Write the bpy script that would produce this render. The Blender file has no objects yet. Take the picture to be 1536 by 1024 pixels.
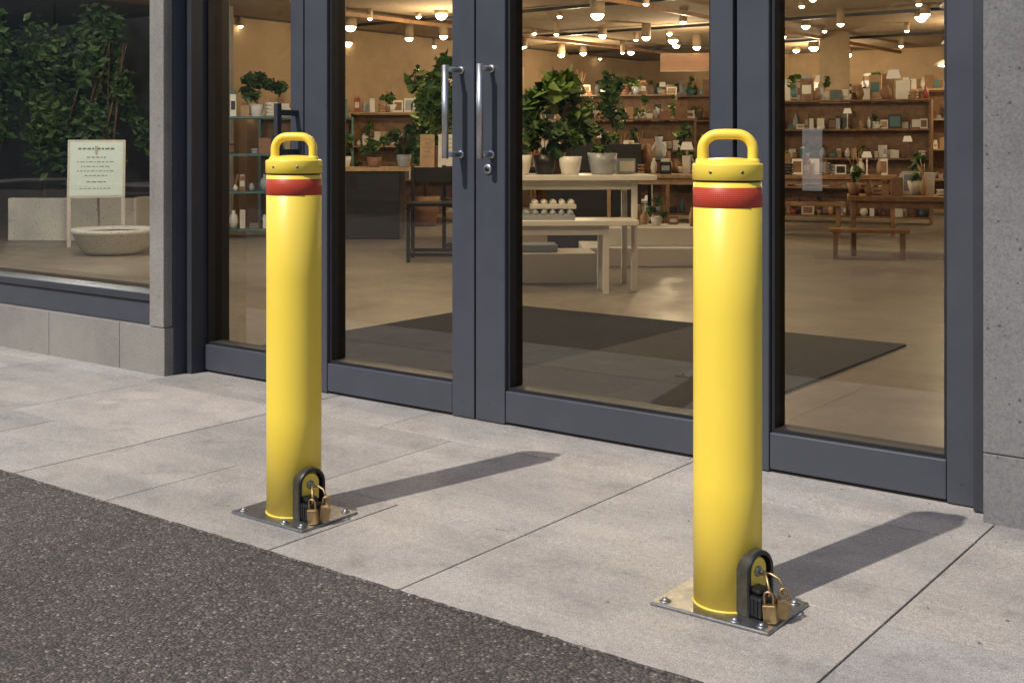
import bpy, math, random
from mathutils import Vector, Matrix
rad=math.radians
sc=bpy.context.scene
random.seed(7)

# ---------------------------------------------------------------- materials
def newmat(name):
    m=bpy.data.materials.new(name); m.use_nodes=True
    nt=m.node_tree; nt.nodes.clear()
    out=nt.nodes.new('ShaderNodeOutputMaterial')
    b=nt.nodes.new('ShaderNodeBsdfPrincipled')
    nt.links.new(b.outputs[0],out.inputs[0])
    return m,nt,b,out
def N(nt,t,**k):
    n=nt.nodes.new(t)
    for a,v in k.items(): setattr(n,a,v)
    return n
def coord(nt): return N(nt,'ShaderNodeTexCoord').outputs['Object']
def noise(nt,co,scale,detail=4,rough=.6):
    n=N(nt,'ShaderNodeTexNoise'); n.inputs['Scale'].default_value=scale
    n.inputs['Detail'].default_value=detail; n.inputs['Roughness'].default_value=rough
    nt.links.new(co,n.inputs['Vector']); return n.outputs['Fac']
def ramp(nt,fac,stops):
    r=N(nt,'ShaderNodeValToRGB'); e=r.color_ramp.elements
    while len(e)<len(stops): e.new(.5)
    for i,(p,c) in enumerate(stops):
        e[i].position=p; e[i].color=(c[0],c[1],c[2],1) if hasattr(c,'__len__') else (c,c,c,1)
    nt.links.new(fac,r.inputs[0]); return r.outputs[0]
def mix(nt,a,b,fac,mode='MIX'):
    m=N(nt,'ShaderNodeMix',data_type='RGBA',blend_type=mode)
    if isinstance(fac,(int,float)): m.inputs[0].default_value=fac
    else: nt.links.new(fac,m.inputs[0])
    for s,v in ((6,a),(7,b)):
        if hasattr(v,'is_linked'): nt.links.new(v,m.inputs[s])
        else: m.inputs[s].default_value=(v[0],v[1],v[2],1)
    return m.outputs[2]
def bump(nt,b,h,strength,dist=.01,prev=None):
    n=N(nt,'ShaderNodeBump'); n.inputs['Strength'].default_value=strength; n.inputs['Distance'].default_value=dist
    nt.links.new(h,n.inputs['Height'])
    if prev: nt.links.new(prev,n.inputs['Normal'])
    nt.links.new(n.outputs[0],b.inputs['Normal']); return n.outputs[0]
def plain(name,c,rough=.5,metal=0.,var=.12,scale=25.,spec=.5,bmp=0.,alpha=1.):
    m,nt,b,_=newmat(name); co=coord(nt); n=noise(nt,co,scale)
    lo=[x*(1-var) for x in c]; hi=[min(1,x*(1+var)) for x in c]
    nt.links.new(ramp(nt,n,[(.3,lo),(.7,hi)]),b.inputs['Base Color'])
    b.inputs['Metallic'].default_value=metal
    b.inputs['Specular IOR Level'].default_value=spec; b.inputs['Alpha'].default_value=alpha
    r=ramp(nt,noise(nt,co,scale*.4),[(.3,max(0,rough-.07)),(.7,min(1,rough+.07))])
    nt.links.new(r,b.inputs['Roughness'])
    if bmp: bump(nt,b,n,bmp,.002)
    return m
def emis(name,c,s):
    m=bpy.data.materials.new(name); m.use_nodes=True; nt=m.node_tree; nt.nodes.clear()
    o=nt.nodes.new('ShaderNodeOutputMaterial'); e=nt.nodes.new('ShaderNodeEmission')
    e.inputs[0].default_value=(*c,1); e.inputs[1].default_value=s; nt.links.new(e.outputs[0],o.inputs[0]); m.cycles.emission_sampling='NONE'; return m

# asphalt
def m_asphalt():
    m,nt,b,_=newmat('asphalt'); co=coord(nt)
    v=N(nt,'ShaderNodeTexVoronoi'); v.inputs['Scale'].default_value=135; nt.links.new(co,v.inputs['Vector'])
    sep=N(nt,'ShaderNodeSeparateColor'); nt.links.new(v.outputs['Color'],sep.inputs[0])
    stone=ramp(nt,sep.outputs[0],[(0.,(.064,.057,.054)),(.45,(.096,.083,.077)),(.75,(.134,.112,.101)),(.93,(.185,.142,.122)),(1.,(.34,.29,.25))])
    edge=ramp(nt,v.outputs['Distance'],[(.25,1.),(.75,.40)])
    c=mix(nt,stone,edge,1.,'MULTIPLY')
    big=ramp(nt,noise(nt,co,1.3,5),[(.3,.80),(.7,1.24)])
    c=mix(nt,c,big,1.,'MULTIPLY')
    c=mix(nt,c,ramp(nt,noise(nt,co,35,3),[(.35,.8),(.65,1.15)]),1.,'MULTIPLY')
    nt.links.new(c,b.inputs['Base Color']); b.inputs['Roughness'].default_value=.85
    p=bump(nt,b,edge,.7,.006); bump(nt,b,noise(nt,co,45,4),.4,.01,p)
    return m
def m_paver():
    m,nt,b,_=newmat('paving_stone'); co=coord(nt)
    g=N(nt,'ShaderNodeNewGeometry')
    base=ramp(nt,g.outputs['Random Per Island'],[(0.,(.290,.266,.246)),(.35,(.352,.318,.288)),(.7,(.378,.340,.308)),(1.,(.318,.300,.284))])
    c=mix(nt,base,ramp(nt,noise(nt,co,2.3,6,.7),[(.28,(.76,.76,.78)),(.5,(1,1,1)),(.75,(1.1,1.09,1.07))]),1.,'MULTIPLY')
    c=mix(nt,c,ramp(nt,noise(nt,co,260,2,.7),[(.32,.55),(.5,1.),(.68,1.35)]),1.,'MULTIPLY')
    c=mix(nt,c,ramp(nt,noise(nt,co,70,3,.7),[(.35,.85),(.65,1.12)]),1.,'MULTIPLY')
    st=ramp(nt,noise(nt,co,6,6,.75),[(.52,1.),(.66,.72)])
    c=mix(nt,c,st,.75,'MULTIPLY')
    spot=ramp(nt,noise(nt,co,28,3,.6),[(.68,1.),(.74,.68)])
    c=mix(nt,c,spot,.8,'MULTIPLY')
    # foot-traffic grime, streaked along the walking direction
    mp=N(nt,'ShaderNodeMapping'); mp.inputs['Scale'].default_value=(.5,2.2,1); nt.links.new(co,mp.inputs[0])
    gr=ramp(nt,noise(nt,mp.outputs[0],1.6,6,.7),[(.40,.84),(.62,1.04)])
    c=mix(nt,c,gr,1.,'MULTIPLY')
    nt.links.new(c,b.inputs['Base Color']); b.inputs['Roughness'].default_value=.75
    p=bump(nt,b,noise(nt,co,220,3,.7),.35,.002); bump(nt,b,noise(nt,co,20,3),.15,.004,p)
    return m
def m_concrete(name,c,pore=1.,sc_=1.):
    m,nt,b,_=newmat(name); co=coord(nt)
    cc=mix(nt,c,ramp(nt,noise(nt,co,1.7*sc_,6,.65),[(.25,.68),(.5,1.),(.8,1.2)]),1.,'MULTIPLY')
    cc=mix(nt,cc,ramp(nt,noise(nt,co,120*sc_,3,.8),[(.3,.72),(.5,1.),(.7,1.25)]),1.,'MULTIPLY')
    v=N(nt,'ShaderNodeTexVoronoi'); v.inputs['Scale'].default_value=34*sc_; nt.links.new(co,v.inputs['Vector'])
    sep=N(nt,'ShaderNodeSeparateColor'); nt.links.new(v.outputs['Color'],sep.inputs[0])
    th=N(nt,'ShaderNodeMath',operation='MULTIPLY'); nt.links.new(sep.outputs[0],th.inputs[0]); th.inputs[1].default_value=.17*pore
    lt=N(nt,'ShaderNodeMath',operation='LESS_THAN'); nt.links.new(v.outputs['Distance'],lt.inputs[0]); nt.links.new(th.outputs[0],lt.inputs[1])
    cc=mix(nt,cc,[x*.45 for x in c],lt.outputs[0])
    nt.links.new(cc,b.inputs['Base Color']); b.inputs['Roughness'].default_value=.85
    p=bump(nt,b,noise(nt,co,150*sc_,3,.7),.3,.003)
    inv=N(nt,'ShaderNodeMath',operation='SUBTRACT'); inv.inputs[0].default_value=1; nt.links.new(lt.outputs[0],inv.inputs[1])
    bump(nt,b,inv.outputs[0],.4,.004,p)
    return m
def m_glass():
    m=bpy.data.materials.new('shop_glass'); m.use_nodes=True; nt=m.node_tree; nt.nodes.clear()
    o=nt.nodes.new('ShaderNodeOutputMaterial'); t=nt.nodes.new('ShaderNodeBsdfTransparent'); g=nt.nodes.new('ShaderNodeBsdfGlossy')
    t.inputs[0].default_value=(.60,.63,.615,1); g.inputs['Roughness'].default_value=.012
    g.inputs['Color'].default_value=(1,1,1,1)
    f=nt.nodes.new('ShaderNodeFresnel'); f.inputs[0].default_value=1.9
    mx=nt.nodes.new('ShaderNodeMixShader'); nt.links.new(f.outputs[0],mx.inputs[0]); nt.links.new(t.outputs[0],mx.inputs[1]); nt.links.new(g.outputs[0],mx.inputs[2])
    co=coord(nt); n=noise(nt,co,.9,2)
    bn=N(nt,'ShaderNodeBump'); bn.inputs['Strength'].default_value=.05; bn.inputs['Distance'].default_value=.02; nt.links.new(n,bn.inputs['Height']); nt.links.new(bn.outputs[0],g.inputs['Normal'])
    nt.links.new(mx.outputs[0],o.inputs[0]); return m
def m_leaf(name,a,b_,c):
    m,nt,b,_=newmat(name); g=N(nt,'ShaderNodeNewGeometry')
    nt.links.new(ramp(nt,g.outputs['Random Per Island'],[(0.,a),(.6,b_),(1.,c)]),b.inputs['Base Color'])
    b.inputs['Roughness'].default_value=.5; b.inputs['Specular IOR Level'].default_value=.35
    return m
def m_tape():
    m,nt,b,_=newmat('red_reflective_tape'); co=coord(nt)
    sx=N(nt,'ShaderNodeSeparateXYZ'); nt.links.new(co,sx.inputs[0])
    at=N(nt,'ShaderNodeMath',operation='ARCTAN2'); nt.links.new(sx.outputs[1],at.inputs[0]); nt.links.new(sx.outputs[0],at.inputs[1])
    mu=N(nt,'ShaderNodeMath',operation='MULTIPLY'); nt.links.new(at.outputs[0],mu.inputs[0]); mu.inputs[1].default_value=.0824
    cb=N(nt,'ShaderNodeCombineXYZ'); nt.links.new(mu.outputs[0],cb.inputs[0]); nt.links.new(sx.outputs[2],cb.inputs[1])
    v=N(nt,'ShaderNodeTexVoronoi',feature='DISTANCE_TO_EDGE',voronoi_dimensions='2D'); v.inputs['Scale'].default_value=210; v.inputs['Randomness'].default_value=.25; nt.links.new(cb.outputs[0],v.inputs['Vector'])
    c=ramp(nt,v.outputs[0],[(.0,(.60,.12,.07)),(.16,(.40,.030,.014))])
    nt.links.new(c,b.inputs['Base Color']); b.inputs['Roughness'].default_value=.45; b.inputs['Specular IOR Level'].default_value=.3
    return m
def m_yellow():
    m,nt,b,_=newmat('yellow_powder_coat'); co=coord(nt)
    c=ramp(nt,noise(nt,co,5,6,.65),[(.25,(.85,.612,.066)),(.55,(.88,.642,.074)),(.8,(.89,.66,.082))])
    c=mix(nt,c,(.55,.40,.10),ramp(nt,noise(nt,co,42,4,.8),[(.76,0.),(.80,.3)]))
    sx=N(nt,'ShaderNodeSeparateXYZ'); nt.links.new(co,sx.inputs[0])
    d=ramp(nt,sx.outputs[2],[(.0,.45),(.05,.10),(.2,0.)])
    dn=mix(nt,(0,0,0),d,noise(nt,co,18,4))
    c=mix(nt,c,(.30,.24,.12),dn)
    nt.links.new(c,b.inputs['Base Color'])
    nt.links.new(ramp(nt,noise(nt,co,12,4),[(.3,.36),(.7,.48)]),b.inputs['Roughness'])
    bump(nt,b,noise(nt,co,260,2),.04,.001)
    return m
def m_floor():
    m,nt,b,_=newmat('interior_floor'); co=coord(nt)
    c=ramp(nt,noise(nt,co,.9,6,.6),[(.3,(.15,.128,.10)),(.7,(.26,.228,.185))])
    c=mix(nt,c,ramp(nt,noise(nt,co,40,3),[(.3,.88),(.7,1.1)]),1.,'MULTIPLY')
    nt.links.new(c,b.inputs['Base Color'])
    nt.links.new(ramp(nt,noise(nt,co,3,4),[(.3,.3),(.7,.5)]),b.inputs['Roughness']); return m

ASPH=m_asphalt(); PAV=m_paver()
CONC=m_concrete('board_concrete',(.155,.150,.150),1.1,1.)
CONCL=m_concrete('plinth_concrete',(.215,.20,.18),.8,1.2)
FRAME=plain('anthracite_frame',(.050,.054,.068),.42,0,.07,8)
FRAME2=plain('anthracite_frame_dark',(.033,.036,.045),.45,0,.07,8)
GASK=plain('black_gasket',(.008,.008,.009),.6)
GLASS=m_glass(); YEL=m_yellow(); TAPE=m_tape()
STEEL=plain('galvanised_steel',(.34,.345,.355),.42,1.,.22,60)
BRUSH=plain('brushed_stainless',(.50,.50,.51),.42,1.,.08,90)
BRASS=plain('brass',(.40,.28,.14),.45,1.,.25,80)
BLACK=plain('black_plastic',(.010,.010,.011),.42)
OLIVE=plain('worn_bronze',(.055,.048,.034),.5,.2,.4,60)
GROOVE=plain('groove_dark',(.05,.04,.012),.7)
FLOOR=m_floor()
MAT1=plain('mat_charcoal',(.013,.013,.014),.95,0,.35,220,.2,.5)
MAT2=plain('mat_grey',(.060,.057,.054),.95,0,.35,220,.2,.5)
CEIL=plain('ceiling_paint',(.33,.25,.165),.9,0,.06,2)
WARM=plain('interior_wall',(.38,.27,.165),.9,0,.1,2)
WINGW=plain('grey_wall',(.13,.135,.14),.9,0,.2,1.5)
WHITE=plain('white_lacquer',(.76,.74,.69),.4,0,.04,10)
CERAM=plain('white_ceramic',(.74,.72,.68),.25,0,.04,10)
GREYC=plain('blue_grey_ceramic',(.33,.36,.40),.35,0,.08,10)
WOOD=plain('wood',(.22,.115,.05),.5,0,.35,14)
WOODL=plain('light_wood',(.42,.27,.14),.5,0,.2,14)
DARKM=plain('black_metal',(.012,.012,.013),.4)
TERR=plain('terracotta',(.26,.14,.085),.7)
TEAL=plain('teal_paint',(.07,.17,.18),.5)
REDM=plain('red_paint',(.3,.05,.04),.5)
PAPER=plain('paper',(.72,.70,.64),.8,0,.03)
SIGNM=plain('sign_board',(.60,.70,.66),.6,0,.04)
SIGNF=plain('pale_frame',(.50,.47,.42),.6,0,.08)
TXT=plain('print_ink',(.12,.18,.16),.7)
SOIL=plain('soil',(.03,.02,.014),.95)
BARK=plain('bark',(.10,.065,.04),.85,0,.35,30)
STONEP=m_concrete('cast_stone',(.55,.54,.51),1.2,.8)
LEAF=m_leaf('leaf_green',(.022,.055,.012),(.07,.14,.028),(.17,.24,.06))
LEAFD=m_leaf('leaf_dark',(.014,.036,.012),(.036,.080,.024),(.075,.13,.042))
BULB=emis('lamp_glow',(1.,.78,.48),34.)
SHADEM=emis('lamp_shade_glow',(1.,.70,.42),.9)
GROUT=plain('joint_sand',(.06,.053,.047),.95)
GROUNDM=plain('distant_ground',(.09,.085,.08),.95,0,.2,.3)
BRICKF=m_concrete('render_facade',(.20,.20,.195),0,.3)
DWIN=plain('dark_window',(.02,.025,.03),.08)

# ---------------------------------------------------------------- mesh builder
class MB:
    def __init__(s): s.v=[];s.f=[];s.mi=[];s.mats=[];s.M=Matrix.Identity(4);s.sm=[]
    def m(s,mat):
        if mat not in s.mats: s.mats.append(mat)
        return s.mats.index(mat)
    def add(s,vs,fs,mat,smooth=False):
        o=len(s.v); k=s.m(mat)
        s.v+= [tuple(s.M@Vector(p)) for p in vs]
        s.f+= [tuple(i+o for i in f) for f in fs]
        s.mi+=[k]*len(fs); s.sm+=[smooth]*len(fs)
    def box(s,x0,x1,y0,y1,z0,z1,mat):
        s.add([(x0,y0,z0),(x1,y0,z0),(x1,y1,z0),(x0,y1,z0),(x0,y0,z1),(x1,y0,z1),(x1,y1,z1),(x0,y1,z1)],
          [(0,3,2,1),(4,5,6,7),(0,1,5,4),(1,2,6,5),(2,3,7,6),(3,0,4,7)],mat)
    def lathe(s,prof,mat,seg=24,cx=0,cy=0,cz=0,smooth=True):
        vs=[];fs=[]
        for r,z in prof:
            for i in range(seg):
                a=2*math.pi*i/seg; vs.append((cx+r*math.cos(a),cy+r*math.sin(a),cz+z))
        for j in range(len(prof)-1):
            for i in range(seg):
                k=(i+1)%seg; fs.append((j*seg+i,j*seg+k,(j+1)*seg+k,(j+1)*seg+i))
        if prof[0][0]>1e-4: fs.append(tuple(reversed(range(seg))))
        if prof[-1][0]>1e-4: fs.append(tuple(range((len(prof)-1)*seg,len(prof)*seg)))
        s.add(vs,fs,mat,smooth)
    def tube(s,path,r,mat,seg=10,closed=False,r2=None):
        P=[Vector(p) for p in path]; n=len(P); vs=[];fs=[]; up=None
        for i in range(n):
            t=(P[(i+1)%n]-P[i-1]) if closed or 0<i<n-1 else (P[1]-P[0] if i==0 else P[-1]-P[-2])
            t.normalize()
            if up is None:
                up=Vector((0,0,1)) if abs(t.z)<.9 else Vector((1,0,0))
            a=(up-t*up.dot(t)).normalized(); b=t.cross(a); up=a
            rr=r if r2 is None else r+(r2-r)*i/(n-1)
            for k in range(seg):
                q=2*math.pi*k/seg; vs.append(tuple(P[i]+a*rr*math.cos(q)+b*rr*math.sin(q)))
        m=n if closed else n-1
        for i in range(m):
            j=(i+1)%n
            for k in range(seg):
                l=(k+1)%seg; fs.append((i*seg+k,i*seg+l,j*seg+l,j*seg+k))
        if not closed:
            fs.append(tuple(reversed(range(seg)))); fs.append(tuple(range((n-1)*seg,n*seg)))
        s.add(vs,fs,mat,True)
    def leaves(s,c,rd,n,size,mat,rng,clusters=0,shell=.5):
        cl=[]
        for _ in range(clusters):
            d=Vector((rng.gauss(0,1),rng.gauss(0,1),rng.gauss(0,1))).normalized()*rng.uniform(.35,.85)
            cl.append((d,rng.uniform(.22,.42)))
        for _ in range(n):
            d=Vector((rng.gauss(0,1),rng.gauss(0,1),rng.gauss(0,1))).normalized()
            if cl:
                q,rr=rng.choice(cl); p=q+d*rr*rng.uniform(.3,1)
            else: p=d*rng.uniform(shell,1)
            p=Vector((c[0]+p.x*rd[0],c[1]+p.y*rd[1],c[2]+p.z*rd[2]))
            a=Vector((rng.gauss(0,1),rng.gauss(0,1),rng.gauss(0,.6)-.2)).normalized()
            b=a.cross(Vector((rng.gauss(0,1),rng.gauss(0,1),rng.gauss(0,1)))).normalized()
            l=size*rng.uniform(.6,1.3); w=l*.27
            nn=a.cross(b)*l*.1
            s.add([p-a*l/2,p-b*w+nn,p+a*l/2,p+b*w+nn],[(0,1,2,3)],mat)
    def obj(s,name,parent=None,bevel=0,loc=None,rotz=0):
        me=bpy.data.meshes.new(name); me.from_pydata(s.v,[],s.f)
        for m in s.mats: me.materials.append(m)
        me.polygons.foreach_set('material_index',s.mi); me.polygons.foreach_set('use_smooth',s.sm); me.update()
        o=bpy.data.objects.new(name,me); sc.collection.objects.link(o)
        if parent: o.parent=parent
        if loc is not None: o.location=loc
        o.rotation_euler[2]=rotz
        if bevel:
            b=o.modifiers.new('bevel','BEVEL'); b.width=bevel; b.segments=2; b.limit_method='ANGLE'; b.angle_limit=rad(50); b.harden_normals=False
        return o
def empty(name,loc=(0,0,0),rotz=0,parent=None):
    e=bpy.data.objects.new(name,None); e.empty_display_size=.2; sc.collection.objects.link(e); e.location=loc; e.rotation_euler[2]=rotz
    if parent: e.parent=parent
    return e
def bx(name,x0,x1,y0,y1,z0,z1,mat,parent=None,bevel=0):
    b=MB(); b.box(x0,x1,y0,y1,z0,z1,mat); return b.obj(name,parent,bevel)
def T(x,y,z=0,a=0): return Matrix.Translation((x,y,z))@Matrix.Rotation(rad(a),4,'Z')

# ---------------------------------------------------------------- ground
bx('ground',-400,400,-400,400,-.30,-.06,GROUNDM)
b=MB(); b.add([(-60,-10,-.004),(60,-10,-.004),(60,2.188,-.004),(-60,2.188,-.004)],[(0,1,2,3)],ASPH)
rng=random.Random(8); x=-9.; vs=[]; 
while x<3.: vs.append((x,2.191+rng.uniform(0,.006))); x+=rng.uniform(.01,.03)
n=len(vs); b.add([(p[0],2.186,-.0025) for p in vs]+[(p[0],p[1],.0012) for p in vs],[(i,i+1,n+i+1,n+i) for i in range(n-1)],ASPH)
b.obj('asphalt_road')
pv=empty('pavement')
b=MB(); b.add([(-40,2.185,-.011),(20,2.185,-.011),(20,3.9,-.011),(-40,3.9,-.011)],[(0,1,2,3)],GROUT); b.obj('joint_bed',pv)
b=MB(); rng=random.Random(3)
rows=[(2.193,2.722,[-.985,-2.02,-2.50,-3.25,-3.77,-4.36,-5.1]),(2.722,3.43,[-.985,-2.02,-2.88,-3.78,-4.7]),(3.43,3.76,[-.985,-2.02,-3.25,-3.8,-4.75])]
gap=.0024
for y0,y1,js in rows:
    xs=[]; x=js[0]
    while x<9: x+=rng.choice([.9,1.0]); xs.append(x)
    xs=xs[::-1]+js; x=js[-1]
    while x>-20: x-=rng.choice([.5,.62,.9,1.0]); xs.append(x)
    for a,c in zip(xs[1:],xs[:-1]):
        dz=rng.uniform(-.0008,.0008)
        b.box(a+gap,c-gap,y0+gap,y1-gap,-.05,dz,PAV)
b.obj('paving_slabs',pv,.002)
b=MB(); b.box(-70,40,-14,-10,-.05,.12,CONCL); b.obj('far_kerb_pavement')
# dry leaf litter and grit caught along the door line and kerb joint
b=MB(); rng=random.Random(44)
for k in range(260):
    if rng.random()<.6: x,y=rng.uniform(-6.5,-.2),3.545-abs(rng.gauss(0,.05)) if rng.random()<.3 else 3.73-abs(rng.gauss(0,.03))
    else: x,y=rng.uniform(-5,0),rng.uniform(2.25,3.6)
    s_=rng.uniform(.002,.006); a=rng.uniform(0,6.28); c_,d_=math.cos(a)*s_,math.sin(a)*s_
    b.add([(x-c_,y-d_,.0022),(x+d_*.5,y-c_*.5,.003),(x+c_,y+d_,.004),(x-d_*.5,y+c_*.5,.003)],[(0,1,2,3)],rng.choice([BARK,SOIL,WOOD]))
b.obj('leaf_litter')

# ---------------------------------------------------------------- storefront building
S=empty('shop_building')
Y0,Y1=3.74,3.86; ZT=2.62
def post(n,x0,x1,y0=Y0,y1=Y1,z0=.004,z1=ZT,mat=FRAME,bev=.004): return bx(n,x0,x1,y0,y1,z0,z1,mat,S,bev)
post('jamb_outer',-4.882,-4.77,3.60,3.90,.0,3.0,FRAME)
post('jamb_inner',-4.768,-4.722,3.665,3.90,.0,3.0,FRAME2)
bx('pier_concrete',-4.885,-4.775,3.545,3.598,.232,3.0,CONCL,S,.004)
post('sidelight_post',-4.106,-4.022)
post('door_left_hinge_stile',-4.014,-3.870)
post('door_left_lock_stile',-3.144,-3.028)
post('door_right_lock_stile',-3.020,-2.873)
post('door_right_hinge_stile',-1.971,-1.884)
post('sidelight_post_right',-1.869,-1.750)
post('end_post',-1.160,-1.072)
post('end_post_return',-1.070,-1.022,3.70,3.9,.004,ZT,FRAME2)
for n,x0,x1 in [('rail_sidelight_left',-4.720,-4.108),('rail_door_left',-3.868,-3.146),('rail_door_right',-2.871,-1.973),('rail_sidelight_right',-1.748,-1.162)]:
    bx(n,x0,x1,Y0+.002,Y1,.012,.135,FRAME,S,.004)
    bx(n.replace('rail','top_rail'),x0,x1,Y0+.002,Y1,2.45,2.60,FRAME,S,.004)
    b=MB(); g=.011; zt=2.448
    for a0,a1,c0,c1 in [(x0+.001,x0+g,.137,zt),(x1-g,x1-.001,.137,zt)]:
        b.box(a0,a1,Y0+.018,Y1-.02,c0,c1,GASK)
    b.box(x0+g+.001,x1-g-.001,Y0+.018,Y1-.02,.136,.136+g,GASK)
    b.obj(n.replace('rail','gasket'),S)
    b=MB(); gx0,gx1=x0+g,x1-g; b.add([(gx0,3.80,.14),(gx1,3.80,.14),(gx1,3.80,2.45),(gx0,3.80,2.45)],[(0,1,2,3)],GLASS); b.obj(n.replace('rail','glass'),S)
bx('threshold',-4.72,-1.07,3.752,3.90,-.02,.008,GASK,S)
bx('door_gap_left',-4.021,-4.015,3.78,3.85,.01,2.6,GASK,S); bx('door_gap_centre',-3.027,-3.021,3.78,3.85,.01,2.6,GASK,S); bx('door_gap_right',-1.883,-1.870,3.775,3.85,.01,2.6,GASK,S)
b=MB()
for x in (-3.09,-2.95,-1.93,-3.94,-1.81,-1.115):
    b.M=Matrix.Translation((x,Y0+.0005,.07))@Matrix.Rotation(rad(90),4,'X'); b.lathe([(.0035,-.002),(.0035,.001),(.002,.0015)],FRAME2,10)
b.obj('frame_screws',S)
bx('facade_header',-4.77,-1.02,3.70,4.0,2.622,3.2,FRAME2,S,.004)
bx('facade_upper_wall',-27,6,3.56,4.0,3.202,6.5,CONC,S)
wb=MB(); wb.box(-1.018,6,3.62,4.0,.206,3.2,CONC); wb.box(-1.018,6,3.62,4.0,-.03,.203,CONC); wb.obj('concrete_wall_right',S,.003)
rng=random.Random(5); b=MB(); x=-4.772
for w in [.36,.62,.55,.6,.6,.6,.6,.6,.6,.6,.6,.6,.6,.6,.6]:
    b.box(x-w+.0015,x-.0015,3.548+rng.uniform(-.001,.001),3.72,-.03,.229,CONCL); x-=w
b.obj('window_plinth',S,.003)
WX=-4.887
bx('window_sill_frame',-13,WX,3.575,3.72,.231,.345,FRAME,S,.004)
bx('window_sill_lip',-13,WX,3.56,3.70,.347,.385,FRAME2,S,.004)
bx('window_inner_sill',-13,WX,3.722,3.86,.30,.402,CONCL,S,.004)
bx('window_head',-13,WX,3.575,3.72,2.9,3.2,FRAME,S,.004)
bx('window_mullion',-8.6,-8.5,3.585,3.71,.386,2.9,FRAME,S,.004)
b=MB(); b.add([(-13,3.64,.38),(WX,3.64,.38),(WX,3.64,2.92),(-13,3.64,2.92)],[(0,1,2,3)],GLASS); b.obj('window_glass',S)
bx('facade_left_wall',-27,-13,3.575,4.0,-.03,3.2,CONC,S)
XL,XR,YB,ZC=-27,2.2,22.,2.9
bx('shop_floor',XL,XR,3.905,YB,-.10,.001,FLOOR,S)
bx('shop_floor_front_left',XL,-4.885,3.73,3.904,-.10,.002,FLOOR,S)
bx('shop_ceiling',-12.99,XR,4.01,YB,ZC,ZC+.2,CEIL,S)
bx('wing_ceiling',XL,-13,4.01,YB,ZC+.003,ZC+.2,WINGW,S)
bx('roof',XL-.3,6,4.01,YB+.3,6.3,6.5,CONC,S)
bx('back_wall',XL,XR,YB+.01,YB+.3,-.1,6.2,WARM,S)
bx('side_wall_right',XR+.01,XR+.3,4.01,YB,-.1,6.2,WARM,S)
bx('side_wall_left',XL-.3,XL-.01,4.01,YB,-.1,6.2,WINGW,S)
bx('wing_wall',XL,-13.2,10.2,10.4,.002,ZC-.002,WINGW,S)
bx('wing_partition',-13.4,-13.2,10.41,YB,.002,ZC-.002,WARM,S)
bx('wing_column',-12.65,-12.15,9.6,10.1,.002,ZC-.002,CONCL,S,.01)
b=MB()
for y in (12.5,15.5,18.8): b.box(-12.9,2,y-.025,y+.025,ZC-.07,ZC-.03,DARKM)
for x in (-11,-7.5,-4): b.box(x-.03,x+.03,10,21.5,ZC-.13,ZC-.08,WOOD)
b.obj('ceiling_tracks',S)
b=MB()
for (x,y) in [(-7.35,18.1),(-15,20),(-3.0,19.5)]:
    b.lathe([(.23,.002),(.23,ZC-.01)],CEIL,24,x,y)
b.obj('shop_columns',S)
bx('entrance_mat_dark',-5.05,-3.502,3.95,6.55,.002,.012,MAT1,S)
bx('entrance_mat_grey',-3.50,-2.25,3.95,6.55,.002,.0125,MAT2,S)

def pull(name,x,zb,zt,off,mat,r=.0135,dx=0.):
    b=MB(); yb=Y0-off
    b.tube([(x+dx,yb,zb-.012),(x+dx,yb,zt+.012)],r,mat,16)
    for z in (zb+.004,zt-.004):
        b.tube([(x+dx,yb,z),(x,Y0+.002,z)],r*.8,mat,12)
        b.M=Matrix.Translation((x,Y0-.003,z))@Matrix.Rotation(rad(90),4,'X'); b.lathe([(.016,-.006),(.016,.004)],mat,16); b.M=Matrix.Identity(4)
    return b.obj(name,S)
pull('door_handle_left',-3.095,1.062,1.41,.10,BRUSH)
pull('door_handle_right',-2.938,1.062,1.41,.075,BRUSH)
b=MB(); b.box(-4.075,-4.05,3.64,3.742,1.235,1.262,FRAME2); b.box(-4.075,-4.05,3.64,3.742,1.06,1.085,FRAME2); b.box(-4.075,-4.05,3.612,3.639,1.03,1.29,FRAME2)
b.obj('sidelight_handle',S,.003)
b=MB(); b.M=Matrix.Translation((-2.955,Y0-.001,1.008))@Matrix.Rotation(rad(90),4,'X'); b.lathe([(.020,0),(.020,.005),(.016,.007)],BRUSH,20); b.lathe([(.010,.007),(.010,.011)],DARKM,14); b.box(-.002,.002,-.007,.007,.011,.0125,BLACK); b.obj('door_lock',S)
b=MB(); b.box(-1.655,-1.585,3.796,3.798,.95,1.16,plain('faint_translucent',(.45,.46,.46),.6,alpha=.10)); b.obj('pane_patch',S)  # faint translucent grey panel just in front of the right sidelight pane

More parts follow.
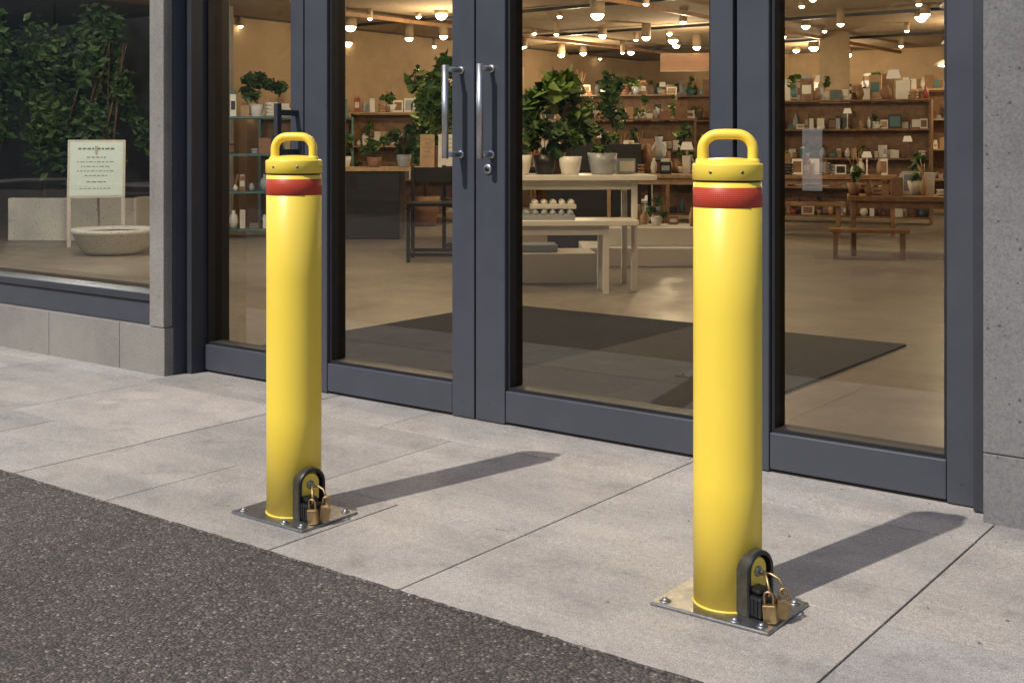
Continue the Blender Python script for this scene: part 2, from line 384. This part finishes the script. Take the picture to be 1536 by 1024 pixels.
# ---------------------------------------------------------------- bollards
def arch(w,h,n=14,y0=0,z0=0):
    r=w/2; pts=[(-r,0)]
    for i in range(n+1):
        a=math.pi-math.pi*i/n; pts.append((r*math.cos(a),h-r+r*math.sin(a)))
    pts.append((r,0)); return [(y0+p[0],z0+p[1]) for p in pts]
def bollard(loc,jig):
    E=empty('bollard',(loc[0],loc[1],0))
    r=.0815
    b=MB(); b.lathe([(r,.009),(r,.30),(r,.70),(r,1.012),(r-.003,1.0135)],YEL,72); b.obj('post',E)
    b=MB(); b.lathe([(r+.003,.009),(r+.002,.012),(r-.001,.014)],YEL,64); b.obj('weld_collar',E)
    b=MB(); b.lathe([(r-.005,1.010),(r-.005,1.022)],GROOVE,64); b.obj('cap_groove',E)
    c=.0838
    pr=[(c-.002,1.0185),(c,1.020),(c,1.054),(c-.0008,1.0565),(c-.003,1.0583),(c-.008,1.0595)]
    for i in range(1,9):
        t=i/8; pr.append(((c-.008)*math.cos(t*math.pi/2)+.00005,1.0595+.013*math.sin(t*math.pi/2)))
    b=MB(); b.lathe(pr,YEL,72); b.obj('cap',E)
    b=MB(); b.lathe([(r+.0002,.954),(r+.0009,.9545),(r+.0009,1.0015),(r+.0002,1.002)],TAPE,72); b.obj('reflective_band',E)
    hw=.060; zt=1.128; cr=.038; path=[(-hw,0,1.055),(-hw,0,1.07)]
    for i in range(9):
        a=math.pi-i/8*math.pi/2; path.append((-hw+cr+cr*math.cos(a),0,zt-cr+cr*math.sin(a)))
    path.append((0,0,zt+.0005))
    for i in range(9):
        a=math.pi/2-i/8*math.pi/2; path.append((hw-cr+cr*math.cos(a),0,zt-cr+cr*math.sin(a)))
    path+=[(hw,0,1.07),(hw,0,1.055)]
    b=MB(); b.M=Matrix.Rotation(rad(27+jig),4,'Z')@Matrix.Diagonal((1,1.15,1,1)); b.tube(path,.0125,YEL,20)
    b.lathe([(.016,1.0),(.016,1.066),(.0128,1.070)],YEL,20,-hw,0); b.lathe([(.016,1.0),(.016,1.066),(.0128,1.070)],YEL,20,hw,0)
    b.obj('lift_handle',E)
    b=MB()
    for a in (-88,-36,32,150,210):
        b.M=Matrix.Rotation(rad(a+jig),4,'Z')@Matrix.Translation((c-.001,0,1.038))@Matrix.Rotation(rad(90),4,'Y')
        b.lathe([(.0042,0),(.0042,.0015),(.003,.0022)],STEEL,12); b.lathe([(.0018,.0022),(.0018,.0026)],BLACK,8)
    b.obj('cap_screws',E)
    b=MB(); b.box(-.146,.161,-.118,.108,.0,.009,STEEL); b.obj('base_plate',E,.003)
    b=MB()
    for x,y in [(-.118,-.092),(.133,-.092),(.135,.082),(-.118,.082),(.07,-.100)]:
        b.lathe([(.014,.009),(.014,.0105)],STEEL,18,x,y); b.lathe([(.0085,.0105),(.0085,.013),(.006,.0165),(.001,.018)],STEEL,12,x,y)
    b.obj('anchor_bolts',E)
    L=empty('lock_housing',(0,0,.0095),rad(-11+jig),E)
    w,h=.092,.146; o=arch(w,h,20); i_=arch(w-.020,h-.010,20); x0,x1=.045,.103
    n=len(o); vs=[(x0,p[0],p[1]) for p in o]+[(x1-.004,p[0],p[1]) for p in o]+[(x1,p[0]*.95,p[1]*.985) for p in o]+[(x1,p[0],p[1]) for p in i_]+[(x0+.03,p[0],p[1]) for p in i_]
    b=MB(); fo=[];fb=[];fr=[];fi=[]
    for k in range(n-1):
        fo.append((k,k+1,n+k+1,n+k)); fb.append((n+k,n+k+1,2*n+k+1,2*n+k)); fr.append((2*n+k,2*n+k+1,3*n+k+1,3*n+k)); fi.append((3*n+k,3*n+k+1,4*n+k+1,4*n+k))
    b.add(vs,fo,OLIVE,True); b.add(vs,fb,BLACK,True); b.add(vs,fr,BLACK); b.add(vs,fi,BLACK,True)
    b.add([(x0+.031,p[0],p[1]) for p in i_],[tuple(range(n))],BLACK)
    b.obj('arch_guard',L)
    b=MB(); a_=arch(.060,.078,16,-.003,.052); m_=len(a_)
    b.add([(.074,p[0],p[1]) for p in a_]+[(.096,p[0],p[1]) for p in a_],[tuple(range(m_,2*m_))]+[(k,(k+1)%m_,m_+(k+1)%m_,m_+k) for k in range(m_)],YEL); b.obj('yellow_lug',L,.002)
    b=MB(); b.M=Matrix.Translation((.094,-.004,.098))@Matrix.Rotation(rad(90),4,'Y'); b.lathe([(.012,0),(.012,.005),(.009,.007)],STEEL,18); b.lathe([(.006,.007),(.006,.022),(.004,.024)],STEEL,14); b.obj('lock_pin',L)
    b=MB(); b.box(.08,.136,-.042,.014,.004,.052,BLACK); b.box(.084,.126,-.034,.006,.054,.068,BLACK); b.obj('black_lock_body',L,.006)
    b=MB()
    for k in range(4): b.box(.088+k*.011,.094+k*.011,-.0445,-.0425,.010,.046,BLACK)
    b.obj('lock_ribs',L,.001)
    def padlock(px,py,pz,az,tilt,top):
        Mx=Matrix.Translation((px,py,pz))@Matrix.Rotation(rad(az),4,'Z')@Matrix.Rotation(rad(tilt),4,'X')
        b=MB(); b.M=Mx
        b.box(-.008,.008,-.0155,.0155,-.042,0,BRASS); b.obj('padlock_body',L,.0025)
        b=MB(); b.M=Mx
        pth=[(0,-.010,-.004),(0,-.010,.012)]
        for i in range(9):
            a=math.pi-i/8*math.pi; pth.append((0,.010*math.cos(a),.014+top+.010*math.sin(a)))
        pth+=[(0,.010,.012),(0,.010,-.004)]
        b.tube(pth,.0028,BRASS,10); b.obj('padlock_shackle',L)
    padlock(.152,-.032,.043,-60,5,.004); padlock(.160,.008,.046,-40,-7,.003)
    b=MB(); b.tube([(.110,-.006,.098),(.124,-.014,.105),(.139,-.024,.097),(.150,-.030,.078),(.152,-.031,.060)],.0032,BRASS,10)
    b.tube([(.112,-.002,.097),(.130,.002,.099),(.149,.007,.092),(.158,.009,.078),(.160,.008,.060)],.0032,BRASS,10); b.obj('brass_links',L)
    return E
bollard((-2.690,2.465),0)
bollard((-1.326,2.605),-3)

# ---------------------------------------------------------------- furniture
U=40
def table(name,cx,cy,a,L,D,Z,mat,leg=.035,inset=(.08,.06),th=.035,rail=True,legmat=None,parent=None):
    b=MB(); b.M=T(cx,cy,0,a); b.box(-L/2,L/2,-D/2,D/2,Z-th,Z,mat); lm=legmat or mat
    for sx in(-1,1):
        for sy in(-1,1):
            x=sx*(L/2-inset[0]); y=sy*(D/2-inset[1]); b.box(x-leg/2,x+leg/2,y-leg/2,y+leg/2,.002,Z-th-.001,lm)
    if rail:
        for sy in(-1,1):
            y=sy*(D/2-inset[1]); b.box(-L/2+inset[0]+leg/2,L/2-inset[0]-leg/2,y-leg/3,y+leg/3,Z-th-.07,Z-th-.002,lm)
    return b.obj(name,parent,.004)
def pot_prof(r,h,t=.9): return [(r*.68,0),(r*.74,.01),(r*t,h*.5),(r,h),(r*.92,h),(r*.86,h*.86)]
def potplant(name,x,y,z,r,h,mat,crown,n,leaf,lm=LEAF,seed=1,stem=True,ctr=None,clusters=7):
    rng=random.Random(seed); E=empty(name,(x,y,z))
    b=MB(); b.lathe(pot_prof(r,h),mat,28); b.lathe([(r*.88,h*.86),(.001,h*.87)],SOIL,20); b.obj('pot',E)
    b=MB(); cz=h+crown[2]*.8 if ctr is None else ctr
    for k in range(5):
        a=rng.uniform(0,6.28); b.tube([(0,0,h*.8),(math.cos(a)*crown[0]*.15,math.sin(a)*crown[0]*.15,(h+cz)/2),(math.cos(a)*crown[0]*.5,math.sin(a)*crown[0]*.5,cz+crown[2]*.2)],max(.004,r*.06),BARK,6,r2=.003)
    b.obj('stems',E)
    b=MB(); b.leaves((0,0,cz),crown,n,leaf,lm,rng,clusters); b.obj('foliage',E)
    return E
PAL=[WHITE,CERAM,WOODL,WOOD,GREYC,PAPER,WOODL,DARKM,TEAL,TERR,WOOD,WOODL,GREYC,CERAM,WOOD,WHITE,DARKM,TERR,GREYC,PAPER]
def item(b,x,y,z,rng,s=1.):
    k=rng.random(); m=rng.choice(PAL) if rng.random()<.96 else REDM
    if k<.36:
        w=rng.uniform(.04,.13)*s; d=rng.uniform(.03,.09)*s; h=rng.uniform(.06,.22)*s; b.box(x-w/2,x+w/2,y-d/2,y+d/2,z+.001,z+h,m)
        if rng.random()<.5: b.box(x-w*.35,x+w*.35,y-d/2-.002,y-d/2-.0005,z+h*.3,z+h*.7,rng.choice(PAL))
        if rng.random()<.35: b.box(x-w*.4,x+w*.35,y-d*.4,y+d*.4,z+h+.001,z+h+.03*s,rng.choice(PAL))
    elif k<.57:
        r=rng.uniform(.025,.055)*s; h=rng.uniform(.08,.2)*s; b.lathe([(r*.6,.001),(r,h*.35),(r*.8,h*.7),(r*.35,h*.85),(r*.45,h)],m,12,x,y,z)
        if rng.random()<.3:
            for q in range(5): b.tube([(x,y,z+h*.9),(x+rng.uniform(-.06,.06)*s,y+rng.uniform(-.03,.03),z+h+rng.uniform(.08,.18)*s)],.003,WOODL,4)
    elif k<.70:
        r=rng.uniform(.04,.07)*s; h=rng.uniform(.06,.11)*s; b.lathe([(r*.6,.001),(r,h)],m,12,x,y,z)
        b.leaves((x,y,z+h+.08*s),(.11*s,.11*s,.14*s),36,.08*s,LEAF,rng,3)
    elif k<.74:
        h=rng.uniform(.14,.22)*s; b.lathe([(.035*s,.001),(.008,.02),(.008,h)],m,8,x,y,z); b.lathe([(.06*s,h),(.04*s,h+.07*s)],SHADEM,12,x,y,z)
    elif k<.86:
        r=.05*s
        for q in range(rng.randint(2,4)): b.lathe([(r*.7,.001+q*.03*s),(r,.026*s+q*.03*s)],m,12,x,y,z)
    else:
        w=rng.uniform(.08,.15)*s; h=rng.uniform(.10,.18)*s
        b.box(x-w/2,x+w/2,y,y+.012,z+.001,z+h,rng.choice([PAPER,WHITE,WOOD,DARKM])); b.box(x-w*.38,x+w*.38,y-.002,y-.0005,z+h*.15,z+h*.85,rng.choice(PAL))
def scatter(name,cx,cy,a,L,D,Z,n,seed,s=1.,parent=None):
    rng=random.Random(seed); b=MB(); b.M=T(cx,cy,0,a)
    for k in range(n): item(b,-L/2+L*(k+.5)/n+rng.uniform(-.05,.05),rng.uniform(-D/2,D/2),Z,rng,s*rng.uniform(.75,1.2))
    return b.obj(name,parent)
def shelf(name,cx,cy,a,L,H,lev,seed,mat=WOODL,back=True,dens=15):
    rng=random.Random(seed); E=empty(name,(cx,cy,0),rad(a)); D=.38
    b=MB()
    for sx in(-L/2,L/2-.03): b.box(sx,sx+.03,-D/2,D/2,.002,H,mat)
    zs=[.08+(H-.1)*i/lev for i in range(lev+1)]
    for z in zs: b.box(-L/2+.031,L/2-.031,-D/2,D/2,z,z+.025,mat)
    if back: b.box(-L/2+.031,L/2-.031,D/2-.02,D/2-.004,.09,H-.03,WOOD)
    b.obj('carcass',E)
    b=MB()
    for z in zs:
        n=int(L*dens*.75)
        for k in range(n):
            if rng.random()<.08: continue
            item(b,-L/2+.08+(L-.16)*(k+.5)/n+rng.uniform(-.04,.04),rng.uniform(-.12,.05),z+.025,rng,rng.uniform(.8,1.3) if z<H-.1 else rng.uniform(.9,1.7))
    b.obj('merchandise',E); return E
table('white_table',-5.31,7.66,U,1.35,.70,.88,WHITE,.045,(.16,.08),.04)
table('white_bench',-5.17,7.40,U,1.15,.42,.55,WHITE,.045,(.24,.05),.04)
u=Vector((.766,.643)); v=Vector((-.643,.766)); P0=Vector((-4.59,7.81))
def on(du,dv): p=P0-u*du+v*dv; return p.x,p.y
x,y=on(.36,.20); potplant('herb_plant',x,y,.881,.115,.165,GREYC,(.17,.15,.11),330,.06,LEAF,11)
x,y=on(.61,.18); potplant('small_plant',x,y,.881,.09,.14,CERAM,(.12,.12,.11),110,.09,LEAF,12)
x,y=on(.80,.24); potplant('small_plant',x,y,.881,.09,.15,DARKM,(.20,.16,.17),200,.13,LEAFD,13)
x,y=on(1.0,.16); potplant('succulent_plant',x,y,.881,.098,.15,CERAM,(.09,.09,.10),80,.08,LEAF,14)
x,y=on(.72,.52); potplant('broadleaf_plant',x,y,.881,.11,.2,TERR,(.34,.3,.30),320,.19,LEAF,15,ctr=.50)
x,y=on(1.15,.5); potplant('broadleaf_plant',x,y,.881,.10,.2,CERAM,(.24,.24,.26),200,.17,LEAFD,16,ctr=.48)
x,y=on(.15,.45); b=MB(); b.M=T(x,y,.881,50); b.box(-.07,.07,-.05,.05,0.001,.12,GREYC); b.box(-.06,.06,-.052,-.0505,.02,.1,PAPER); b.obj('gift_box',None,.003)
def carton(name,cx,cy,z,a,L,D,mat):
    b=MB(); b.M=T(cx,cy,z,a); b.box(-L/2,L/2,-D/2,D/2,.001,.035,mat)
    nx=int(L/.065)
    for i in range(nx):
        for j in range(2): b.lathe([(.026,.036),(.024,.055),(.012,.07),(.001,.073)],mat,10,-L/2+(i+.5)*L/nx,(-.25+.5*j)*D)
    b.obj(name,None,.003)
carton('egg_carton',-5.28,7.30,.551,U,.52,.24,GREYC); carton('egg_carton',-5.24,7.42,.626,U,.34,.18,PAPER)
b=MB(); b.M=T(-5.65,8.05,0,U); b.box(-.45,.30,-.25,.25,.002,.24,WHITE); b.box(-.3,.0,-.15,.15,.242,.30,GREYC); b.obj('display_plinth',None,.006)
b=MB(); b.M=T(-5.5,9.9,0,U-3); b.box(-.95,.75,-.3,.5,.002,.17,WHITE); b.box(-.75,.55,-.1,.5,.172,.34,WHITE); b.obj('display_plinth',None,.006)
scatter('plinth_display',-5.6,10.15,U-3,1.1,.3,.341,9,38,1.2)
E=empty('shop_counter',(-9.75,10.75,0),rad(37))
b=MB(); b.box(-.75,-.05,-.38,.38,.002,.80,DARKM); b.box(.75,.79,-.38,.38,.002,.80,DARKM); b.obj('base',E,.005)
b=MB(); b.box(-1.1,.85,-.42,.42,.802,.845,WOODL); b.obj('counter_top',E,.004)
def sign_card(name,x,y,z,a,w,h,mat=PAPER):
    b=MB(); b.M=T(x,y,z,a)@Matrix.Rotation(rad(-12),4,'X'); b.box(-w/2,w/2,0,.006,.004,h,mat)
    rng=random.Random(int(x*100)); 
    for k in range(5):
        ww=w*rng.uniform(.15,.3); zz=h*(.85-.13*k); b.box(-ww,ww,-.0015,-.0005,zz,zz+h*.018,TXT)
    b.box(-w/4,w/4,.006,.07,.0,.004,mat); return b.obj(name)
sign_card('price_card',-9.32,10.63,.846,37,.17,.40,WOODL); sign_card('price_card',-9.12,10.78,.846,37,.24,.40)
potplant('ficus_plant',-9.38,10.98,.846,.13,.26,TERR,(.42,.42,.50),1900,.14,LEAF,21,ctr=.84,clusters=26)
potplant('small_plant',-10.25,10.2,.846,.08,.13,CERAM,(.15,.15,.16),130,.09,LEAF,22)
potplant('small_plant',-10.0,10.45,.846,.09,.12,TERR,(.2,.2,.18),200,.09,LEAF,23)
potplant('small_plant',-9.75,10.7,.846,.09,.15,GREYC,(.16,.16,.25),200,.1,LEAFD,24)
def chair(name,cx,cy,a,mat,Z=.52,W=.46,H=.86,t=.024):
    b=MB(); b.M=T(cx,cy,0,a); h=W/2
    for sx in(-1,1):
        b.box(sx*h-t/2,sx*h+t/2,-h-t/2,-h+t/2,.002,Z-.03,mat); b.box(sx*h-t/2,sx*h+t/2,h-t/2,h+t/2,.002,H,mat)
        b.box(sx*h-t/3,sx*h+t/3,-h+t/2,h-t/2,.06,.06+t,mat); b.box(sx*h-t/3,sx*h+t/3,-h+t/2,h-t/2,Z-.09,Z-.06,mat)
    b.box(-h-.02,h+.02,-h-.02,h-t/2-.001,Z-.029,Z,mat); b.box(-h+t/2,h-t/2,h-t/3,h+t/3,H-.16,H-.01,mat)
    b.box(-h+t/2,h-t/2,-h-t/3,-h+t/3,.06,.06+t,mat); b.box(-h+t/2,h-t/2,h-t/3,h+t/3,.06,.06+t,mat)
    return b.obj(name,None,.003)
chair('black_chair',-7.55,8.75,37,DARKM,.56,.50,.90,.034); chair('black_chair',-7.75,9.55,60,DARKM,.56,.46,.90,.034)
chair('white_chair',-7.6,12.4,20,WHITE,.45,.42,.80)
table('wood_table',-4.05,12.1,22,1.35,.7,.60,WOOD,.05,(.06,.06),.05)
scatter('table_display',-4.05,12.1,22,1.2,.5,.60,15,31,1.4)
table('wood_bench',-4.30,11.45,22,.75,.28,.29,WOOD,.045,(.06,.05),.035,False)
table('wood_table',-5.95,14.4,20,1.7,.75,.74,WOOD,.05,(.06,.06),.05)
scatter('table_display',-5.95,14.4,20,1.5,.5,.74,17,32,1.3)
table('wood_bench',-6.2,13.6,20,1.5,.3,.42,WOOD,.05,(.08,.05),.04,False)
table('wood_table',-3.0,14.8,15,1.6,.75,.8,WOODL,.05,(.06,.06),.05)
scatter('table_display',-3.0,14.8,15,1.4,.5,.8,17,33,1.5)
table('display_table',-7.9,11.6,30,1.9,.7,.86,DARKM,.04,(.06,.06),.05)
scatter('table_display',-7.9,11.6,30,1.8,.5,.86,28,34,1.3)
table('display_table',-6.5,11.3,30,1.3,.6,.80,WOODL,.04,(.06,.06),.04)
scatter('table_display',-6.5,11.3,30,1.2,.4,.80,20,35,1.15)
scatter('table_display',-6.5,11.5,30,1.2,.2,.80,10,39,1.8)
table('display_table',-8.9,13.4,35,2.2,.8,.84,WOOD,.05,(.06,.06),.05)
scatter('table_display',-8.9,13.4,35,2.1,.6,.84,30,36,1.7)
b=MB(); b.M=T(-7.15,10.9,0,34); b.box(-.5,.5,-.2,.2,.002,1.12,DARKM); b.box(-.47,.47,-.202,-.2005,.3,1.0,DARKM); b.obj('black_cabinet',None,.006)
shelves=[(-6.6,16.6,14,2.4,1.75,4,41,WOOD),(-3.9,16.6,14,2.2,1.9,4,42,WOOD),(-9.6,15.2,30,2.4,1.5,3,43,WOOD),(-12.0,13.6,38,2.2,1.6,3,44,WOODL),
(-8.4,18.9,18,2.6,1.9,4,45,WOODL),(-11.6,18.0,30,2.6,2.0,4,46,WOOD),(-5.4,19.4,10,2.6,2.0,4,48,WOODL),(-2.4,18.6,10,2.4,2.0,4,49,WOOD),(-12.4,11.6,45,1.3,1.5,3,50,TEAL),
(-12.0,21.3,10,2.4,2.1,4,52,WOOD),(-9.2,21.4,5,2.6,2.1,4,53,WOODL)]
for s_ in shelves: shelf('display_shelf',*s_)
shelf('plant_shelf',-11.25,9.75,45,.9,1.45,3,60,TEAL,False,9)
potplant('shelf_plant',-11.35,9.8,1.452,.10,.16,CERAM,(.3,.3,.28),330,.13,LEAFD,61)
potplant('ficus_plant',-8.15,12.9,.841,.12,.25,CERAM,(.28,.28,.42),400,.13,LEAFD,62,ctr=.8,clusters=12)
potplant('ficus_plant',-7.3,14.9,.01,.22,.42,CERAM,(.35,.35,.6),600,.16,LEAFD,63,ctr=1.6,clusters=14)
potplant('floor_plant',-10.9,12.4,.01,.2,.4,TERR,(.45,.45,.55),700,.17,LEAF,64,ctr=1.2,clusters=14)
E=empty('wall_picture',(-10.5,21.99,2.3)); b=MB(); b.box(-.5,.5,-.04,0,-.25,.25,DARKM); b.box(-.44,.44,-.043,-.041,-.2,.2,PAPER); b.obj('frame',E)
for i,(x,y,a,w,h,z,m1) in enumerate([(-9.4,17.2,30,1.0,.30,2.3,WOOD)]):
    b=MB(); b.M=T(x,y,z,a); b.box(-w/2,w/2,-.015,.015,0,h,m1); b.box(-w/2+.05,w/2-.05,-.018,-.016,.05,h-.05,TERR)
    for sx in(-.4,.4): b.tube([(sx*w,0,h),(sx*w,0,ZC-z)],.004,DARKM,5)
    b.obj('hanging_sign')

# ---------------------------------------------------------------- lamps
def pendant(x,y,z):
    E=empty('pendant_lamp',(x,y,z)); b=MB(); b.tube([(0,0,.10),(0,0,ZC-z)],.004,DARKM,6); b.lathe([(.13,0),(.115,.035),(.06,.07),(.02,.09),(.001,.092)],CERAM,20); b.obj('shade',E)
    b=MB(); b.lathe([(.001,-.018),(.06,-.006),(.10,.010),(.001,.02)],BULB,16); b.obj('bulb',E)
for x,y,z in [(-3.15,10.4,2.28),(-4.4,14.4,2.3),(-5.7,18.2,2.3),(-5.6,20.2,2.15)]: pendant(x,y,z)
rng=random.Random(77); b=MB(); c=MB()
for gy in (11.2,12.2,13.2,14.2,15.2,16.2,17.2,18.2,19.2,20.3,21.4):
    for gx in range(-13,2):
        if rng.random()<.34: continue
        x=gx*1.0+rng.uniform(-.4,.4); y=gy+rng.uniform(-.3,.3)
        r=rng.choice([.035,.045,.06,.08]); zz=ZC-rng.choice([.05,.12,.20])
        b.lathe([(.001,-r),(r*.55,-r*.85),(r*.95,-r*.4),(r,-.008),(.001,0)],BULB,12,x,y,zz)
        c.lathe([(r*1.15,-.006),(r*1.1,ZC-zz-.002)],CEIL,10,x,y,zz)
e=empty('ceiling_spotlights'); b.obj('bulbs',e); c.obj('spot_cans',e)
def plight(x,y,z,p,r=.07,col=(1,.74,.46)):
    l=bpy.data.lights.new('shop_bulb_and_fill','POINT'); l.energy=p; l.color=col; l.shadow_soft_size=r
    o=bpy.data.objects.new('shop_bulb_and_fill',l); sc.collection.objects.link(o); o.location=(x,y,z); o.parent=e
for x,y,p in [(-3.4,6.2,90),(-5.2,6.4,150),(-7.6,8.4,115),(-6.3,11.9,130),(-10.2,12.0,130),(-3.2,12.6,120),(-8.8,15.8,140),(-5.0,17.6,140),(-11.5,17,140),(-8.5,20,130),(-1.6,17,90)]:  # first three are fill lights added to brighten the tables near the doors
    plight(x,y,2.4,p)
plight(-9.6,6.3,2.5,190,.1,(1,.95,.88)); plight(-11.5,5.2,2.5,150,.1,(1,.95,.88))  # two unseen fill lights added to brighten the left window area

# ---------------------------------------------------------------- window display (left)
E=empty('potted_tree',(-12.55,8.15,0),rad(37)); rng=random.Random(91)
b=MB(); b.box(-.74,.74,-.28,.28,.002,.50,STONEP); b.obj('planter_box',E,.015); b=MB(); b.box(-.68,.68,-.24,.24,.501,.505,SOIL); b.obj('soil',E)
b=MB(); 
for k in range(7):
    x=rng.uniform(-.5,.5); b.tube([(x,0,.5),(x+rng.uniform(-.1,.1),rng.uniform(-.1,.1),1.2),(x+rng.uniform(-.3,.3),rng.uniform(-.2,.2),2.3)],.022,BARK,7,r2=.006)
b.obj('trunks',E)
b=MB(); b.leaves((-.1,0,1.75),(.72,.5,1.2),3600,.12,LEAFD,rng,26); b.leaves((-.9,0,1.9),(.5,.4,1.0),1300,.12,LEAFD,rng,12); b.leaves((.40,0,1.3),(.45,.35,.75),1000,.12,LEAFD,rng,9); b.obj('foliage',E)
E=empty('bowl_planter',(-10.62,7.28,0)); b=MB(); b.lathe([(.27,.002),(.33,.05),(.40,.21),(.415,.22),(.415,.26),(.38,.26),(.36,.22)],STONEP,40); b.lathe([(.37,.225),(.001,.23)],SOIL,24); b.obj('bowl',E)
E=empty('sign_stand',(-11.50,7.66,0),rad(50)) 
b=MB(); 
b.box(-.30,-.26,-.02,.02,.002,.53,SIGNF); b.box(.26,.30,-.02,.02,.002,.53,SIGNF)
b.tube([(0,.02,1.1),(0,.38,.002)],.014,SIGNF,8)
b.M=Matrix.Translation((0,0,.53))@Matrix.Rotation(rad(-8),4,'X')
b.box(-.30,.30,-.02,.02,0,.64,SIGNF); b.box(-.275,.275,-.024,-.021,.025,.615,SIGNM); b.obj('board',E,.004)
b=MB(); b.M=Matrix.Translation((0,0,.53))@Matrix.Rotation(rad(-8),4,'X')
rng=random.Random(12)
for k,(zz,hh,ww) in enumerate([(.53,.034,.19),(.44,.020,.10),(.39,.016,.20),(.34,.016,.16),(.29,.016,.2),(.24,.016,.12),(.17,.020,.10),(.10,.014,.17)]):
    x=-ww
    while x<ww-.01:
        w=min(rng.uniform(.015,.05),ww-x); b.box(x,x+w,-.0255,-.0245,zz,zz+hh*.6,TXT); x+=w+.012
b.obj('lettering',E)

# ---------------------------------------------------------------- across the street (seen in reflections)
for x0,x1,h in [(-75,-35,10.),(-31.8,-28.6,7.5),(-24.5,4,9.5),(8,34,8.)]:
    B=empty('office_building'); bx('walls',x0,x1,-24,-16,0,h,BRICKF,B); b=MB(); x=x0+.8
    while x+1.6<x1:
        for j in range(int(h/3)): b.box(x,x+1.6,-16.0,-15.95,1.2+j*3,3.0+j*3,DWIN)
        x+=3.2
    b.obj('windows',B)
bx('boundary_wall',-35,8,-15.8,-15.5,0,2.4,CONCL)
def tree(x,y,h,r,seed):
    rng=random.Random(seed); E=empty('street_tree',(x,y,0)); b=MB(); b.tube([(0,0,0),(.05,0,h*.3),(0,.05,h*.55),(.1,0,h*.8)],.16,BARK,10,r2=.04)
    for k in range(6):
        a=k*1.05; b.tube([(0,0,h*(.35+.05*k)),(math.cos(a)*r*.4,math.sin(a)*r*.4,h*.6),(math.cos(a)*r*.75,math.sin(a)*r*.75,h*.72)],.06,BARK,6,r2=.015)
    b.obj('trunk',E); b=MB(); b.leaves((0,0,h*.62),(r,r,h*.36),1400,.42,LEAFD,rng,26); b.obj('crown',E)
for i,(x,y,h,r) in enumerate([(-39,-11.5,6.5,2.6),(-19.5,-12,7,2.8),(-14,-11.6,6.5,2.5),(-7.5,-12,7,2.7),(-1.5,-12,6.2,2.4),(5,-12,6.5,2.5)]): tree(x,y,h,r,200+i)

# ---------------------------------------------------------------- camera, sky, sun
cam=bpy.data.cameras.new('camera'); co=bpy.data.objects.new('camera',cam); sc.collection.objects.link(co); sc.camera=co
cam.sensor_width=36; cam.lens=36*1796/1536; cam.shift_y=-293/1536; cam.clip_end=1500; cam.clip_start=.05
co.location=(0,0,1.1); co.rotation_euler=(rad(90),0,rad(37.18))
S_=Vector((-.2,-1.03,1.14)).normalized(); el=math.asin(S_.z)
w=bpy.data.worlds.new('World'); sc.world=w; w.use_nodes=True; nt=w.node_tree; bg=nt.nodes['Background']
sky=nt.nodes.new('ShaderNodeTexSky'); sky.sky_type='NISHITA'; sky.sun_disc=False; sky.sun_elevation=el; sky.sun_rotation=math.atan2(S_.x,S_.y)
nt.links.new(sky.outputs[0],bg.inputs[0]); bg.inputs[1].default_value=.15
sl=bpy.data.lights.new('sun','SUN'); sl.energy=4.2; sl.angle=rad(.6); sl.color=(1,.95,.87); so=bpy.data.objects.new('sun',sl); sc.collection.objects.link(so)
so.rotation_euler=S_.to_track_quat('Z','Y').to_euler(); so.location=(0,-5,8)
sc.view_settings.view_transform='Standard'; sc.view_settings.look='None'; sc.view_settings.exposure=0
